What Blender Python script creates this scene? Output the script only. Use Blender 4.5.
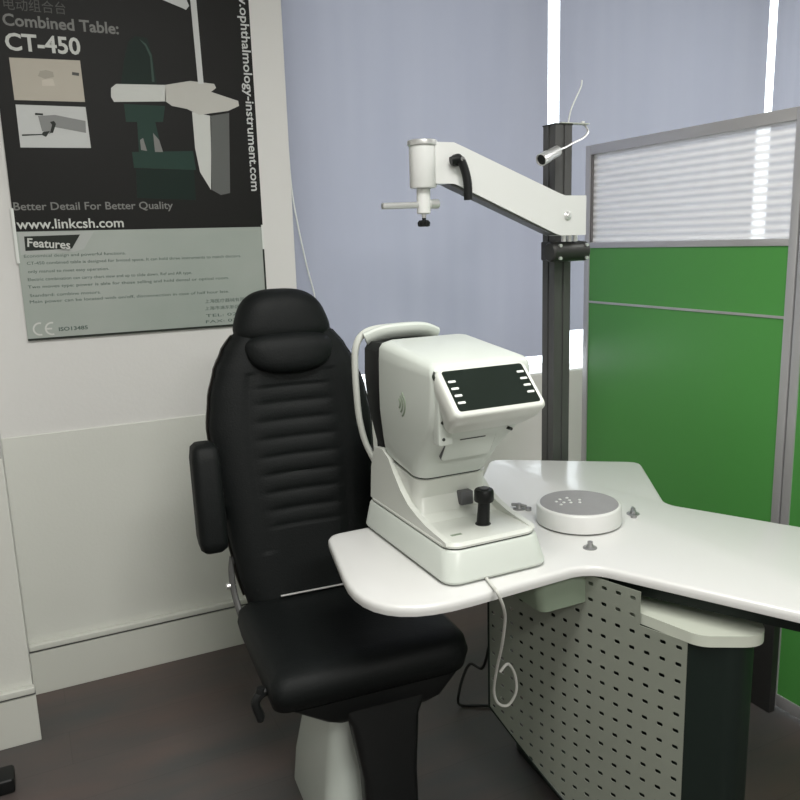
import bpy, bmesh, math, random
from mathutils import Vector, Matrix, Euler
for o in list(bpy.data.objects): bpy.data.objects.remove(o, do_unlink=True)
scn = bpy.context.scene
COL = scn.collection
PI = math.pi
random.seed(4)

# ------------------------------------------------------------------ camera
yaw, pitch, roll = 0.4462945, 0.1971210, -0.0307993
F = Vector((math.sin(yaw)*math.cos(pitch), math.cos(yaw)*math.cos(pitch), -math.sin(pitch)))
R0 = Vector((math.cos(yaw), -math.sin(yaw), 0)); U0 = R0.cross(F)
R = math.cos(roll)*R0 + math.sin(roll)*U0
U = -math.sin(roll)*R0 + math.cos(roll)*U0
cd = bpy.data.cameras.new('camera'); cam = bpy.data.objects.new('camera', cd); COL.objects.link(cam)
M = Matrix((R, U, -F)).transposed().to_4x4(); M.translation = Vector((0, 0, 1.5))
cam.matrix_world = M
cd.sensor_fit = 'HORIZONTAL'; cd.sensor_width = 36; cd.lens = 36*790.887/800
cd.clip_start = 0.05; cd.clip_end = 60
scn.camera = cam

# ------------------------------------------------------------------ world, lamps, exposure
scn.view_settings.view_transform = 'Standard'
try: scn.view_settings.look = 'None'
except Exception: pass
scn.view_settings.gamma = 1; scn.view_settings.use_curve_mapping = False
scn.view_settings.exposure = 0.0
w = bpy.data.worlds.new('sky'); scn.world = w; w.use_nodes = True
bg = w.node_tree.nodes['Background']; bg.inputs[0].default_value = (0.90, 0.94, 1.0, 1); bg.inputs[1].default_value = 4.2

def area(name, loc, rot, sx, sy, power, color=(1, 1, 1)):
    l = bpy.data.lights.new(name, 'AREA'); l.shape = 'RECTANGLE'; l.size = sx; l.size_y = sy
    l.energy = power; l.color = color
    o = bpy.data.objects.new(name, l); COL.objects.link(o); o.location = loc; o.rotation_euler = rot
    return o
area('ceiling_lamp_and_fill', (0.45, 0.75, 2.82), (0, 0, 0), 1.2, 0.6, 43, (1, 0.99, 0.95))
area('ceiling_lamp_and_fill', (0.45, -1.3, 2.82), (0, 0, 0), 1.2, 0.6, 65, (1, 0.99, 0.95))
area('ceiling_lamp_and_fill', (3.5, 1.2, 2.82), (0, 0, 0), 1.2, 0.6, 45, (1, 0.99, 0.96))  # unseen lamp added beyond the partition to brighten the ribbed panel

# ------------------------------------------------------------------ materials
def mat(name, col, rough=0.5, metal=0.0, spec=0.5, noise=0.0, nscale=8.0, bump=0.0, bscale=60.0, coat=0.0, col2=None, trans=0.0):
    m = bpy.data.materials.new(name); m.use_nodes = True; nt = m.node_tree; b = nt.nodes['Principled BSDF']
    b.inputs['Base Color'].default_value = (*col, 1); b.inputs['Roughness'].default_value = rough
    b.inputs['Metallic'].default_value = metal; b.inputs['Specular IOR Level'].default_value = spec
    b.inputs['Coat Weight'].default_value = coat
    tc = nt.nodes.new('ShaderNodeTexCoord')
    n = nt.nodes.new('ShaderNodeTexNoise'); n.inputs['Scale'].default_value = nscale; n.inputs['Detail'].default_value = 5
    nt.links.new(tc.outputs['Object'], n.inputs['Vector'])
    mx = nt.nodes.new('ShaderNodeMix'); mx.data_type = 'RGBA'
    c2 = col2 or tuple(c*(1-max(noise, 0.02)) for c in col)
    mx.inputs[6].default_value = (*col, 1); mx.inputs[7].default_value = (*c2, 1)
    nt.links.new(n.outputs['Fac'], mx.inputs[0]); nt.links.new(mx.outputs[2], b.inputs['Base Color'])
    if bump:
        n2 = nt.nodes.new('ShaderNodeTexNoise'); n2.inputs['Scale'].default_value = bscale; n2.inputs['Detail'].default_value = 4
        nt.links.new(tc.outputs['Object'], n2.inputs['Vector'])
        bp = nt.nodes.new('ShaderNodeBump'); bp.inputs['Strength'].default_value = bump; bp.inputs['Distance'].default_value = 0.01
        nt.links.new(n2.outputs['Fac'], bp.inputs['Height']); nt.links.new(bp.outputs['Normal'], b.inputs['Normal'])
    return m
MT = {}
MT['wall'] = mat('wall_paint', (0.74, 0.73, 0.71), 0.75, noise=0.03, nscale=1.5, bump=0.05, bscale=90)
MT['dado'] = mat('dado_paint', (0.71, 0.715, 0.665), 0.6, noise=0.04, nscale=1.5, bump=0.05, bscale=90)
MT['trimp'] = mat('skirting_paint', (0.66, 0.665, 0.61), 0.55, noise=0.04, nscale=3)
MT['ceiling'] = mat('ceiling_paint', (0.75, 0.75, 0.73), 0.9)
MT['white'] = mat('white_plastic', (0.62, 0.66, 0.61), 0.32, noise=0.02, nscale=4)
MT['white2'] = mat('cream_white_plastic', (0.66, 0.68, 0.63), 0.3, noise=0.02, nscale=4)
MT['table'] = mat('white_laminate', (0.70, 0.70, 0.685), 0.28, noise=0.02, nscale=2, coat=0.15)
MT['armw'] = mat('white_enamel', (0.74, 0.75, 0.73), 0.35, noise=0.02)
MT['leather'] = mat('black_leather', (0.0045, 0.006, 0.006), 0.6, spec=0.22, noise=0.3, nscale=6, bump=0.12, bscale=220)
MT['blackp'] = mat('black_plastic', (0.008, 0.009, 0.009), 0.45, spec=0.3, noise=0.2)
MT['darkcol'] = mat('dark_green_black_panel', (0.009, 0.016, 0.013), 0.42, spec=0.3, noise=0.2, nscale=2)
MT['pole'] = mat('anodised_dark_grey', (0.105, 0.105, 0.103), 0.42, metal=0.35, noise=0.1, nscale=3)
MT['clamp'] = mat('clamp_dark_metal', (0.055, 0.055, 0.053), 0.4, metal=0.5, noise=0.15)
MT['groove'] = mat('groove_black', (0.018, 0.018, 0.018), 0.6)
MT['alu'] = mat('aluminium_profile', (0.58, 0.57, 0.58), 0.36, metal=0.5, noise=0.06, nscale=5)
MT['alud'] = mat('aluminium_gasket', (0.16, 0.15, 0.15), 0.5, metal=0.3)
MT['chrome'] = mat('chrome', (0.80, 0.80, 0.79), 0.32, metal=0.75)
MT['steel'] = mat('brushed_steel', (0.42, 0.42, 0.42), 0.38, metal=0.75, noise=0.3, nscale=60)
MT['greyring'] = mat('grey_rubber_mat', (0.30, 0.295, 0.30), 0.55, noise=0.12, nscale=30, bump=0.1, bscale=300)
MT['screen'] = mat('dark_screen_glass', (0.010, 0.016, 0.012), 0.22, spec=0.4)
MT['btn'] = mat('grey_button', (0.10, 0.10, 0.105), 0.5)
MT['label'] = mat('white_print', (0.75, 0.77, 0.74), 0.5)
MT['panelmetal'] = mat('perforated_enamel', (0.31, 0.335, 0.28), 0.42, metal=0.25, noise=0.12, nscale=5)
MT['bracket'] = mat('bracket_grey', (0.22, 0.27, 0.20), 0.5, noise=0.05)
MT['slab'] = mat('shelf_white', (0.55, 0.58, 0.50), 0.4)
MT['green'] = mat('green_laminate', (0.085, 0.335, 0.070), 0.33, noise=0.05, nscale=1.2)
MT['cord_w'] = mat('white_cable', (0.62, 0.62, 0.58), 0.45)
MT['cord_b'] = mat('black_cable', (0.015, 0.015, 0.015), 0.45)
MT['shell'] = mat('pedestal_shell', (0.60, 0.65, 0.60), 0.22, noise=0.05, nscale=4, coat=0.3)
MT['seam'] = mat('dark_seam', (0.03, 0.035, 0.03), 0.6)
MT['sill'] = mat('window_sill', (0.62, 0.62, 0.60), 0.5)
MT['frame'] = mat('window_frame', (0.55, 0.55, 0.56), 0.4, metal=0.3)

# floor: dark vinyl planks, brown-grey, with faint wear
def floor_mat():
    m = bpy.data.materials.new('dark_vinyl_floor'); m.use_nodes = True; nt = m.node_tree; b = nt.nodes['Principled BSDF']
    tc = nt.nodes.new('ShaderNodeTexCoord')
    n = nt.nodes.new('ShaderNodeTexNoise'); n.inputs['Scale'].default_value = 1.6; n.inputs['Detail'].default_value = 6
    mp = nt.nodes.new('ShaderNodeMapping'); mp.inputs['Scale'].default_value = (1, 3.5, 1)
    nt.links.new(tc.outputs['Object'], mp.inputs[0]); nt.links.new(mp.outputs[0], n.inputs['Vector'])
    cr = nt.nodes.new('ShaderNodeValToRGB')
    cr.color_ramp.elements[0].position = 0.35; cr.color_ramp.elements[0].color = (0.076, 0.076, 0.075, 1)
    cr.color_ramp.elements[1].position = 0.68; cr.color_ramp.elements[1].color = (0.118, 0.088, 0.080, 1)
    nt.links.new(n.outputs['Fac'], cr.inputs[0])
    br = nt.nodes.new('ShaderNodeTexBrick'); br.inputs['Scale'].default_value = 1.0
    br.inputs['Brick Width'].default_value = 1.2; br.inputs['Row Height'].default_value = 0.18; br.inputs['Mortar Size'].default_value = 0.0015
    br.inputs['Color1'].default_value = (1, 1, 1, 1); br.inputs['Color2'].default_value = (0.9, 0.9, 0.9, 1); br.inputs['Mortar'].default_value = (0.7, 0.7, 0.7, 1)
    nt.links.new(tc.outputs['Object'], br.inputs['Vector'])
    mx = nt.nodes.new('ShaderNodeMix'); mx.data_type = 'RGBA'; mx.blend_type = 'MULTIPLY'; mx.inputs[0].default_value = 0.6
    nt.links.new(cr.outputs[0], mx.inputs[6]); nt.links.new(br.outputs[0], mx.inputs[7])
    nt.links.new(mx.outputs[2], b.inputs['Base Color'])
    b.inputs['Roughness'].default_value = 0.5; b.inputs['Specular IOR Level'].default_value = 0.35
    return m
MT['floor'] = floor_mat()

def blind_mat():
    m = bpy.data.materials.new('blue_grey_blind_fabric'); m.use_nodes = True; nt = m.node_tree
    for n in list(nt.nodes): nt.nodes.remove(n)
    out = nt.nodes.new('ShaderNodeOutputMaterial')
    tc = nt.nodes.new('ShaderNodeTexCoord')
    nz = nt.nodes.new('ShaderNodeTexNoise'); nz.inputs['Scale'].default_value = 2.0
    mp = nt.nodes.new('ShaderNodeMapping'); mp.inputs['Scale'].default_value = (6, 1, 0.4)
    nt.links.new(tc.outputs['Object'], mp.inputs[0]); nt.links.new(mp.outputs[0], nz.inputs['Vector'])
    cr = nt.nodes.new('ShaderNodeValToRGB')
    cr.color_ramp.elements[0].position = 0.3; cr.color_ramp.elements[0].color = (0.075, 0.075, 0.087, 1)
    cr.color_ramp.elements[1].position = 0.7; cr.color_ramp.elements[1].color = (0.086, 0.085, 0.096, 1)
    nt.links.new(nz.outputs['Fac'], cr.inputs[0])
    tr = nt.nodes.new('ShaderNodeBsdfTranslucent'); df = nt.nodes.new('ShaderNodeBsdfDiffuse')
    nt.links.new(cr.outputs[0], tr.inputs[0])
    df.inputs[0].default_value = (0.22, 0.23, 0.275, 1)
    ad = nt.nodes.new('ShaderNodeAddShader')
    nt.links.new(tr.outputs[0], ad.inputs[0]); nt.links.new(df.outputs[0], ad.inputs[1])
    nt.links.new(ad.outputs[0], out.inputs[0])
    return m
MT['blind'] = blind_mat()

def glass_mat():
    m = bpy.data.materials.new('window_glass'); m.use_nodes = True; nt = m.node_tree
    for n in list(nt.nodes): nt.nodes.remove(n)
    out = nt.nodes.new('ShaderNodeOutputMaterial')
    t = nt.nodes.new('ShaderNodeBsdfTransparent'); t.inputs[0].default_value = (0.93, 0.95, 0.94, 1)
    g = nt.nodes.new('ShaderNodeBsdfGlossy'); g.inputs['Roughness'].default_value = 0.02
    mx = nt.nodes.new('ShaderNodeMixShader'); mx.inputs[0].default_value = 0.05
    nt.links.new(t.outputs[0], mx.inputs[1]); nt.links.new(g.outputs[0], mx.inputs[2]); nt.links.new(mx.outputs[0], out.inputs[0])
    return m
MT['glass'] = glass_mat()

def poly_mat():
    # ribbed multiwall polycarbonate: see-through flutes between milky ribs
    m = bpy.data.materials.new('ribbed_polycarbonate'); m.use_nodes = True; nt = m.node_tree
    for n in list(nt.nodes): nt.nodes.remove(n)
    out = nt.nodes.new('ShaderNodeOutputMaterial')
    tc = nt.nodes.new('ShaderNodeTexCoord')
    wv = nt.nodes.new('ShaderNodeTexWave'); wv.wave_type = 'BANDS'; wv.bands_direction = 'Z'
    wv.inputs['Scale'].default_value = 13.0; wv.inputs['Distortion'].default_value = 0
    nt.links.new(tc.outputs['Object'], wv.inputs['Vector'])
    tl = nt.nodes.new('ShaderNodeBsdfTranslucent'); tl.inputs[0].default_value = (0.92, 0.92, 0.93, 1)
    df = nt.nodes.new('ShaderNodeBsdfDiffuse'); df.inputs[0].default_value = (0.85, 0.85, 0.85, 1)
    tp = nt.nodes.new('ShaderNodeBsdfTransparent'); tp.inputs[0].default_value = (0.93, 0.93, 0.94, 1)
    gl = nt.nodes.new('ShaderNodeBsdfGlossy'); gl.inputs['Roughness'].default_value = 0.2
    rf = nt.nodes.new('ShaderNodeBsdfRefraction'); rf.inputs['Roughness'].default_value = 0.25; rf.inputs['IOR'].default_value = 1.02
    m1 = nt.nodes.new('ShaderNodeMixShader'); m1.inputs[0].default_value = 0.25
    nt.links.new(tl.outputs[0], m1.inputs[1]); nt.links.new(df.outputs[0], m1.inputs[2])
    m2 = nt.nodes.new('ShaderNodeMixShader'); m2.inputs[0].default_value = 0.5
    nt.links.new(tp.outputs[0], m2.inputs[1]); nt.links.new(rf.outputs[0], m2.inputs[2])
    mr = nt.nodes.new('ShaderNodeMapRange'); mr.inputs[3].default_value = 0.40; mr.inputs[4].default_value = 0.95
    nt.links.new(wv.outputs['Fac'], mr.inputs[0])
    m3 = nt.nodes.new('ShaderNodeMixShader'); nt.links.new(mr.outputs[0], m3.inputs[0])
    nt.links.new(m2.outputs[0], m3.inputs[1]); nt.links.new(m1.outputs[0], m3.inputs[2])
    m4 = nt.nodes.new('ShaderNodeMixShader'); m4.inputs[0].default_value = 0.06
    nt.links.new(m3.outputs[0], m4.inputs[1]); nt.links.new(gl.outputs[0], m4.inputs[2])
    nt.links.new(m4.outputs[0], out.inputs[0])
    return m
MT['poly'] = poly_mat()

# ------------------------------------------------------------------ helpers
def new_bm(): return bmesh.new()
def obj(name, bm, material, parent=None, sharp=35, smooth=True, **kw):
    bmesh.ops.recalc_face_normals(bm, faces=bm.faces[:])
    me = bpy.data.meshes.new(name); bm.to_mesh(me); bm.free()
    mats = material if isinstance(material, (list, tuple)) else [material]
    for mm in mats: me.materials.append(MT[mm] if isinstance(mm, str) else mm)
    if smooth:
        me.shade_smooth()
        me.set_sharp_from_angle(angle=math.radians(sharp))
    o = bpy.data.objects.new(name, me); COL.objects.link(o)
    if parent is not None: o.parent = parent
    for k, v in kw.items(): o[k] = v
    return o
def thing(name, label, cat, loc=(0, 0, 0), rz=0, group=None):
    o = bpy.data.objects.new(name, None); COL.objects.link(o); o.location = loc; o.rotation_euler = (0, 0, rz)
    o.empty_display_size = 0.05
    o['label'] = label; o['category'] = cat
    if group: o['group'] = group
    return o
def tag(o, label, cat, group=None):
    o['label'] = label; o['category'] = cat
    if group: o['group'] = group
    return o
def struct(o): o['kind'] = 'structure'; return o
def box(bm, x0, x1, y0, y1, z0, z1, bev=0.0, seg=2, rot=None):
    r = bmesh.ops.create_cube(bm, size=1.0); vs = r['verts']
    for v in vs:
        v.co = Vector(((x0+x1)/2 + v.co.x*(x1-x0), (y0+y1)/2 + v.co.y*(y1-y0), (z0+z1)/2 + v.co.z*(z1-z0)))
    if bev > 0:
        es = list({e for v in vs for e in v.link_edges})
        rr = bmesh.ops.bevel(bm, geom=es, offset=bev, segments=seg, affect='EDGES', profile=0.6)
        vs = list({v for v in rr['verts']} | {v for v in vs if v.is_valid})
    if rot is not None:
        c = Vector(((x0+x1)/2, (y0+y1)/2, (z0+z1)/2))
        bmesh.ops.rotate(bm, cent=c, matrix=rot, verts=[v for v in vs if v.is_valid])
    return vs
def prism(bm, pts, fn, a, b):
    """polygon pts (u,v) pushed from depth a to depth b; fn(u,v,d) -> xyz"""
    A = [bm.verts.new(fn(u, v, a)) for u, v in pts]; B = [bm.verts.new(fn(u, v, b)) for u, v in pts]
    bm.faces.new(A); bm.faces.new(B[::-1]); n = len(pts)
    for i in range(n): bm.faces.new((A[i], B[i], B[(i+1) % n], A[(i+1) % n]))
    return A+B
def bevel_all(bm, off, seg=2, ang=25):
    es = [e for e in bm.edges if len(e.link_faces) == 2 and e.calc_face_angle(0) > math.radians(ang)]
    bmesh.ops.bevel(bm, geom=es, offset=off, segments=seg, affect='EDGES', profile=0.6)
def lathe(bm, prof, center=(0, 0, 0), n=40, mtx=None):
    """prof list of (r,z)"""
    rings = []; c = Vector(center)
    for r, z in prof:
        if r < 1e-6:
            p = Vector((0, 0, z)); p = (mtx @ p) if mtx is not None else p; rings.append([bm.verts.new(p+c)])
        else:
            ring = []
            for i in range(n):
                p = Vector((r*math.cos(2*PI*i/n), r*math.sin(2*PI*i/n), z)); p = (mtx @ p) if mtx is not None else p
                ring.append(bm.verts.new(p+c))
            rings.append(ring)
    for a, b in zip(rings, rings[1:]):
        if len(a) == 1 and len(b) == 1: continue
        for i in range(n):
            j = (i+1) % n
            if len(a) == 1: bm.faces.new((a[0], b[i], b[j]))
            elif len(b) == 1: bm.faces.new((a[i], a[j], b[0]))
            else: bm.faces.new((a[i], a[j], b[j], b[i]))
    if len(rings[0]) > 1: bm.faces.new(rings[0])
    if len(rings[-1]) > 1: bm.faces.new(rings[-1][::-1])
def along(d):
    return Vector((0, 0, 1)).rotation_difference(Vector(d).normalized()).to_matrix()
def cyl(bm, p0, p1, r, n=24, r2=None, bev=0.0):
    p0 = Vector(p0); p1 = Vector(p1); L = (p1-p0).length; r2 = r if r2 is None else r2
    if bev: prof = [(0, 0), (r-bev, 0), (r, bev), (r2, L-bev), (r2-bev, L), (0, L)]
    else: prof = [(0, 0), (r, 0), (r2, L), (0, L)]
    lathe(bm, prof, p0, n, along(p1-p0))
def smooth_path(pts, n=8):
    P = [Vector(p) for p in pts]; out = []
    for i in range(len(P)-1):
        p0 = P[max(i-1, 0)]; p1 = P[i]; p2 = P[i+1]; p3 = P[min(i+2, len(P)-1)]
        for k in range(n):
            t = k/n
            out.append(0.5*((2*p1)+(-p0+p2)*t+(2*p0-5*p1+4*p2-p3)*t*t+(-p0+3*p1-3*p2+p3)*t**3))
    out.append(P[-1]); return out
def tube(bm, pts, r, n=10, sub=8, flat=None):
    P = smooth_path(pts, sub) if sub else [Vector(p) for p in pts]
    rings = []; t0 = (P[1]-P[0]).normalized()
    nrm = t0.orthogonal().normalized()
    if flat is not None:
        nrm = (Vector(flat)-Vector(flat).dot(t0)*t0).normalized()
    for i, p in enumerate(P):
        t = (P[min(i+1, len(P)-1)]-P[max(i-1, 0)]).normalized()
        nrm = (nrm - nrm.dot(t)*t).normalized(); bn = t.cross(nrm)
        ra, rb = (r if isinstance(r, tuple) else (r, r))
        rings.append([bm.verts.new(p + nrm*ra*math.cos(2*PI*k/n) + bn*rb*math.sin(2*PI*k/n)) for k in range(n)])
    for a, b in zip(rings, rings[1:]):
        for k in range(n): bm.faces.new((a[k], a[(k+1) % n], b[(k+1) % n], b[k]))
    bm.faces.new(rings[0][::-1]); bm.faces.new(rings[-1])
def rrect(x0, x1, y0, y1, r, n=5):
    pts = []
    rs = r if isinstance(r, (list, tuple)) else [r]*4      # corners: (x1,y0) (x1,y1) (x0,y1) (x0,y0)
    for (cx, cy, a0, rr) in ((x1, y0, -90, rs[0]), (x1, y1, 0, rs[1]), (x0, y1, 90, rs[2]), (x0, y0, 180, rs[3])):
        sx = 1 if cx == x1 else -1; sy = 1 if cy == y1 else -1
        for k in range(n+1):
            a = math.radians(a0+90*k/n)
            pts.append((cx-sx*rr+rr*math.cos(a), cy-sy*rr+rr*math.sin(a)))
    return pts
def loft(bm, sections):
    """sections: list of point lists (xyz) of equal count; capped"""
    rings = [[bm.verts.new(p) for p in s] for s in sections]; n = len(rings[0])
    for a, b in zip(rings, rings[1:]):
        for k in range(n): bm.faces.new((a[k], a[(k+1) % n], b[(k+1) % n], b[k]))
    bm.faces.new(rings[0][::-1]); bm.faces.new(rings[-1])
def text(name, s, size, mtx, material, parent, extr=0.0002, bold=0.0, align='LEFT', sx=1.0, width=None):
    cu = bpy.data.curves.new(name, 'FONT'); cu.body = s; cu.size = size; cu.extrude = extr; cu.offset = bold; cu.align_x = align
    cu.resolution_u = 3
    o = bpy.data.objects.new(name, cu); COL.objects.link(o)
    bpy.context.view_layer.update()
    dg = bpy.context.evaluated_depsgraph_get()
    me = bpy.data.meshes.new_from_object(o.evaluated_get(dg)); bpy.data.objects.remove(o, do_unlink=True)
    if width:
        xs = [v.co.x for v in me.vertices]; k = width/(max(xs)-min(xs)); x_ = min(xs)
        for v in me.vertices: v.co.x = (v.co.x-x_)*k
    me.materials.clear(); me.materials.append(MT[material] if isinstance(material, str) else material)
    mo = bpy.data.objects.new(name, me); COL.objects.link(mo); mo.matrix_world = mtx
    if parent is not None: mo.parent = parent
    return mo

# ------------------------------------------------------------------ room shell
WY = 2.828                       # face of the window wall
SILL = 0.913
CEIL = 2.9
XW0, XW1 = 0.943, 5.0            # window opening; bare unseen end past the last blind added for light
bm = new_bm(); box(bm, -2.2, 5.2, -2.8, WY+0.3, -0.1, 0); struct(obj('floor', bm, 'floor', smooth=False))
bm = new_bm(); box(bm, -2.2, 5.2, -2.8, WY+0.3, CEIL, CEIL+0.1); struct(obj('ceiling', bm, 'ceiling', smooth=False))
bm = new_bm()
box(bm, -0.1, XW0, WY, WY+0.25, 0, CEIL)
box(bm, XW0, XW1, WY, WY+0.25, 0, SILL)
box(bm, XW0, XW1, WY, WY+0.25, 2.75, CEIL)
box(bm, XW1, 5.2, WY, WY+0.25, 0, CEIL)
wb = struct(obj('wall_back', bm, 'wall', smooth=False))
bm = new_bm(); box(bm, -2.2, -0.092, 2.54, WY+0.25, 0, CEIL, 0.004); struct(obj('wall_left_projection', bm, 'wall', smooth=False)).name = 'wall_back_left'
bm = new_bm(); box(bm, -2.3, -2.2, -2.8, WY, 0, CEIL); struct(obj('wall_left', bm, 'wall', smooth=False))
bm = new_bm(); box(bm, 5.2, 5.3, -2.8, WY+.25, 0, CEIL); struct(obj('wall_right', bm, 'wall', smooth=False))
bm = new_bm(); box(bm, -2.2, 5.2, -2.9, -2.8, 0, CEIL); struct(obj('wall_front', bm, 'wall', smooth=False))
# dado boards below sill height
bm = new_bm(); box(bm, -0.092, 4.9, WY-0.006, WY, 0.0, 0.911, 0.002); struct(obj('trim_1', bm, 'dado', smooth=False))
bm = new_bm(); box(bm, -2.2, -0.086, 2.534, 2.5400, 0.0, 0.911, 0.002); struct(obj('trim_2', bm, 'dado', smooth=False))
# skirting ducts
def skirting(name, x0, x1, yw):
    bm = new_bm(); box(bm, x0, x1, yw-0.016, yw, 0.0, 0.155, 0.002)
    o = struct(obj(name, bm, 'trimp', smooth=False))
    bm = new_bm(); box(bm, x0, x1, yw-0.024, yw, 0.164, 0.186, 0.006, 3)
    obj('top_moulding', bm, 'trimp', o)
    bm = new_bm(); box(bm, x0, x1, yw-0.010, yw, 0.155, 0.164)
    obj('shadow_groove', bm, 'btn', o)
    return o
skirting('baseboard_back', -0.092, 4.9, WY-0.006)
skirting('baseboard_left', -2.2, -0.080, 2.534)
# window: frame, glass, sill
bm = new_bm()
for x in (XW0, 2.02, 3.30, 4.2, XW1-0.05): box(bm, x, x+0.05, WY+0.17, WY+0.23, SILL, 2.75)
wf = struct(obj('window_1', bm, 'frame', smooth=False))
bm = new_bm(); box(bm, XW0+.02, XW1, WY+0.195, WY+0.200, SILL, 2.75); obj('glass_pane', bm, 'glass', wf, smooth=False)
bm = new_bm(); box(bm, XW0, XW1, WY, WY+0.17, SILL, SILL+0.003); obj('window_sill', bm, 'sill', wf, smooth=False)

# ------------------------------------------------------------------ roller blinds
def blind(x0, x1, z0, label, curl=0.0, warp=0.0):
    t = thing('roller_blind', label, 'blind', ((x0+x1)/2, WY+0.05, 2.74), 0, 'blue-grey blinds across the window')
    cx = (x0+x1)/2
    bm = new_bm(); nx, nz = 60, 40; g = []
    H = 2.70
    for j in range(nz+1):
        z = z0+(H-z0)*j/nz; row = []
        for i in range(nx+1):
            x = x0+(x1-x0)*i/nx
            x += warp*math.sin((z-1.2)*4.0)*(i/nx if warp > 0 else (1-i/nx))
            y = WY+0.05+0.006*math.sin(i*0.5)*((H-z)/H)
            if curl and i < 8: y -= 0.0
            row.append(bm.verts.new((x-cx, y-WY-0.05, z-2.74)))
        g.append(row)
    for j in range(nz):
        for i in range(nx): bm.faces.new((g[j][i], g[j][i+1], g[j+1][i+1], g[j+1][i]))
    fo = obj('fabric', bm, 'blind', t, sharp=80)
    bm = new_bm(); cyl(bm, (x0-cx, 0, 0), (x1-cx, 0, 0), 0.02); obj('roller_tube', bm, 'alu', t)
    return t
b1 = blind(0.936, 2.108, 0.985, 'wide blue-grey blind at the left, behind the overhead arm', warp=0.0)
b2 = blind(2.168, 3.400, 1.085, 'middle blue-grey blind behind the green partition, between the two bright gaps')
b3 = blind(3.455, 3.78, 1.085, 'blue-grey blind at the far right, beyond the right-hand bright gap')
bm = new_bm()
cx, cz = (0.936+2.108)/2, 2.74
tube(bm, [(v-cx, -0.02, z-2.74) for v, z in ((0.948, 2.70), (0.949, 2.2), (0.950, 1.85), (0.956, 1.69), (0.970, 1.58), (0.985, 1.49), (1.000, 1.41), (1.018, 1.334), (1.022, 1.297), (1.008, 1.255), (0.990, 1.245))], 0.0030, 8)
obj('pull_cord', bm, 'label', b1, label='thin white pull cord hanging at the left edge')

# ------------------------------------------------------------------ poster board on the wall
PY = 2.820
def print_black():
    m = bpy.data.materials.new('poster_black_print'); m.use_nodes = True; nt = m.node_tree; b = nt.nodes['Principled BSDF']
    tc = nt.nodes.new('ShaderNodeTexCoord'); mp = nt.nodes.new('ShaderNodeMapping')
    mp.inputs['Location'].default_value = (-1.15, -0.2, -4.30); mp.inputs['Scale'].default_value = (2.3, 1, 2.3)
    gr = nt.nodes.new('ShaderNodeTexGradient'); gr.gradient_type = 'SPHERICAL'
    nt.links.new(tc.outputs['Object'], mp.inputs[0]); nt.links.new(mp.outputs[0], gr.inputs[0])
    cr = nt.nodes.new('ShaderNodeValToRGB')
    cr.color_ramp.elements[0].color = (0.009, 0.009, 0.008, 1); cr.color_ramp.elements[0].position = 0.0
    cr.color_ramp.elements[1].color = (0.009, 0.024, 0.017, 1); cr.color_ramp.elements[1].position = 0.7
    nt.links.new(gr.outputs[0], cr.inputs[0]); nt.links.new(cr.outputs[0], b.inputs['Base Color'])
    b.inputs['Roughness'].default_value = 0.5; b.inputs['Specular IOR Level'].default_value = 0.2
    return m
MT['pblack'] = print_black()
def flat(name, c, rough=0.5): MT[name] = mat(name, c, rough, spec=0.15, noise=0.03, nscale=6)
flat('print_grey_green', (0.30, 0.33, 0.30)); MT['print_grey_green'] = mat('print_grey_green', (0.27, 0.33, 0.29), 0.4, nscale=2.2, col2=(0.43, 0.45, 0.42))
flat('print_white', (0.62, 0.63, 0.60)); flat('print_mid', (0.22, 0.22, 0.21)); flat('print_dim', (0.10, 0.10, 0.095))
flat('print_beige', (0.52, 0.48, 0.41)); flat('print_pale', (0.60, 0.61, 0.60)); flat('print_dark', (0.03, 0.035, 0.03))
flat('print_teal', (0.010, 0.022, 0.017)); flat('print_teal_light', (0.022, 0.050, 0.039)); flat('print_rim', (0.05, 0.085, 0.07)); flat('print_column', (0.13, 0.135, 0.13))
flat('print_cream', (0.55, 0.54, 0.50)); flat('print_text', (0.10, 0.14, 0.12)); flat('print_strip', (0.45, 0.47, 0.45))
poster = thing('wall_poster', 'large black and grey-green product poster on the white wall behind the chair', 'poster', (0.43, PY+0.008, 1.83))
def P_(name, pts, material, layer, depth=0.0004, parent=None, **kw):
    bm = new_bm()
    d0 = layer*0.0004
    prism(bm, pts, lambda u, v, d: (u-0.43, -0.008-d, v-1.83), d0, d0+depth)
    return obj(name, bm, material, parent or poster, smooth=False, **kw)
bm = new_bm(); box(bm, 0.023-.43, 0.826-.43, -0.008, 0.0, 1.222-1.83, 2.44-1.83); obj('backing_board', bm, 'print_pale', poster, smooth=False)
black = P_('black_print', [(0.023, 1.568), (0.826, 1.568), (0.826, 2.44), (0.023, 2.44)], 'pblack', 0)
grey = P_('text_panel', [(0.023, 1.228), (0.822, 1.228), (0.822, 1.568), (0.023, 1.568)], 'print_grey_green', 0, label='grey-green lower half with the feature list')
P_('bottom_edge', [(0.023, 1.222), (0.822, 1.222), (0.822, 1.229), (0.023, 1.229)], 'print_dark', 0, 0.002)
P_('side_edge', [(0.820, 1.222), (0.826, 1.222), (0.826, 1.49), (0.820, 1.49)], 'print_dark', 0, 0.002)
P_('side_gleam', [(0.018, 1.47), (0.027, 1.47), (0.027, 1.64), (0.018, 1.64)], 'label', 0, 0.003, label='white gleam painted on the left edge')  # white strips painted in for the gleam on the poster's sides
P_('side_gleam', [(0.820, 1.49), (0.826, 1.49), (0.826, 1.575), (0.820, 1.575)], 'label', 0, 0.003, label='white gleam painted on the right edge')
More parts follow.
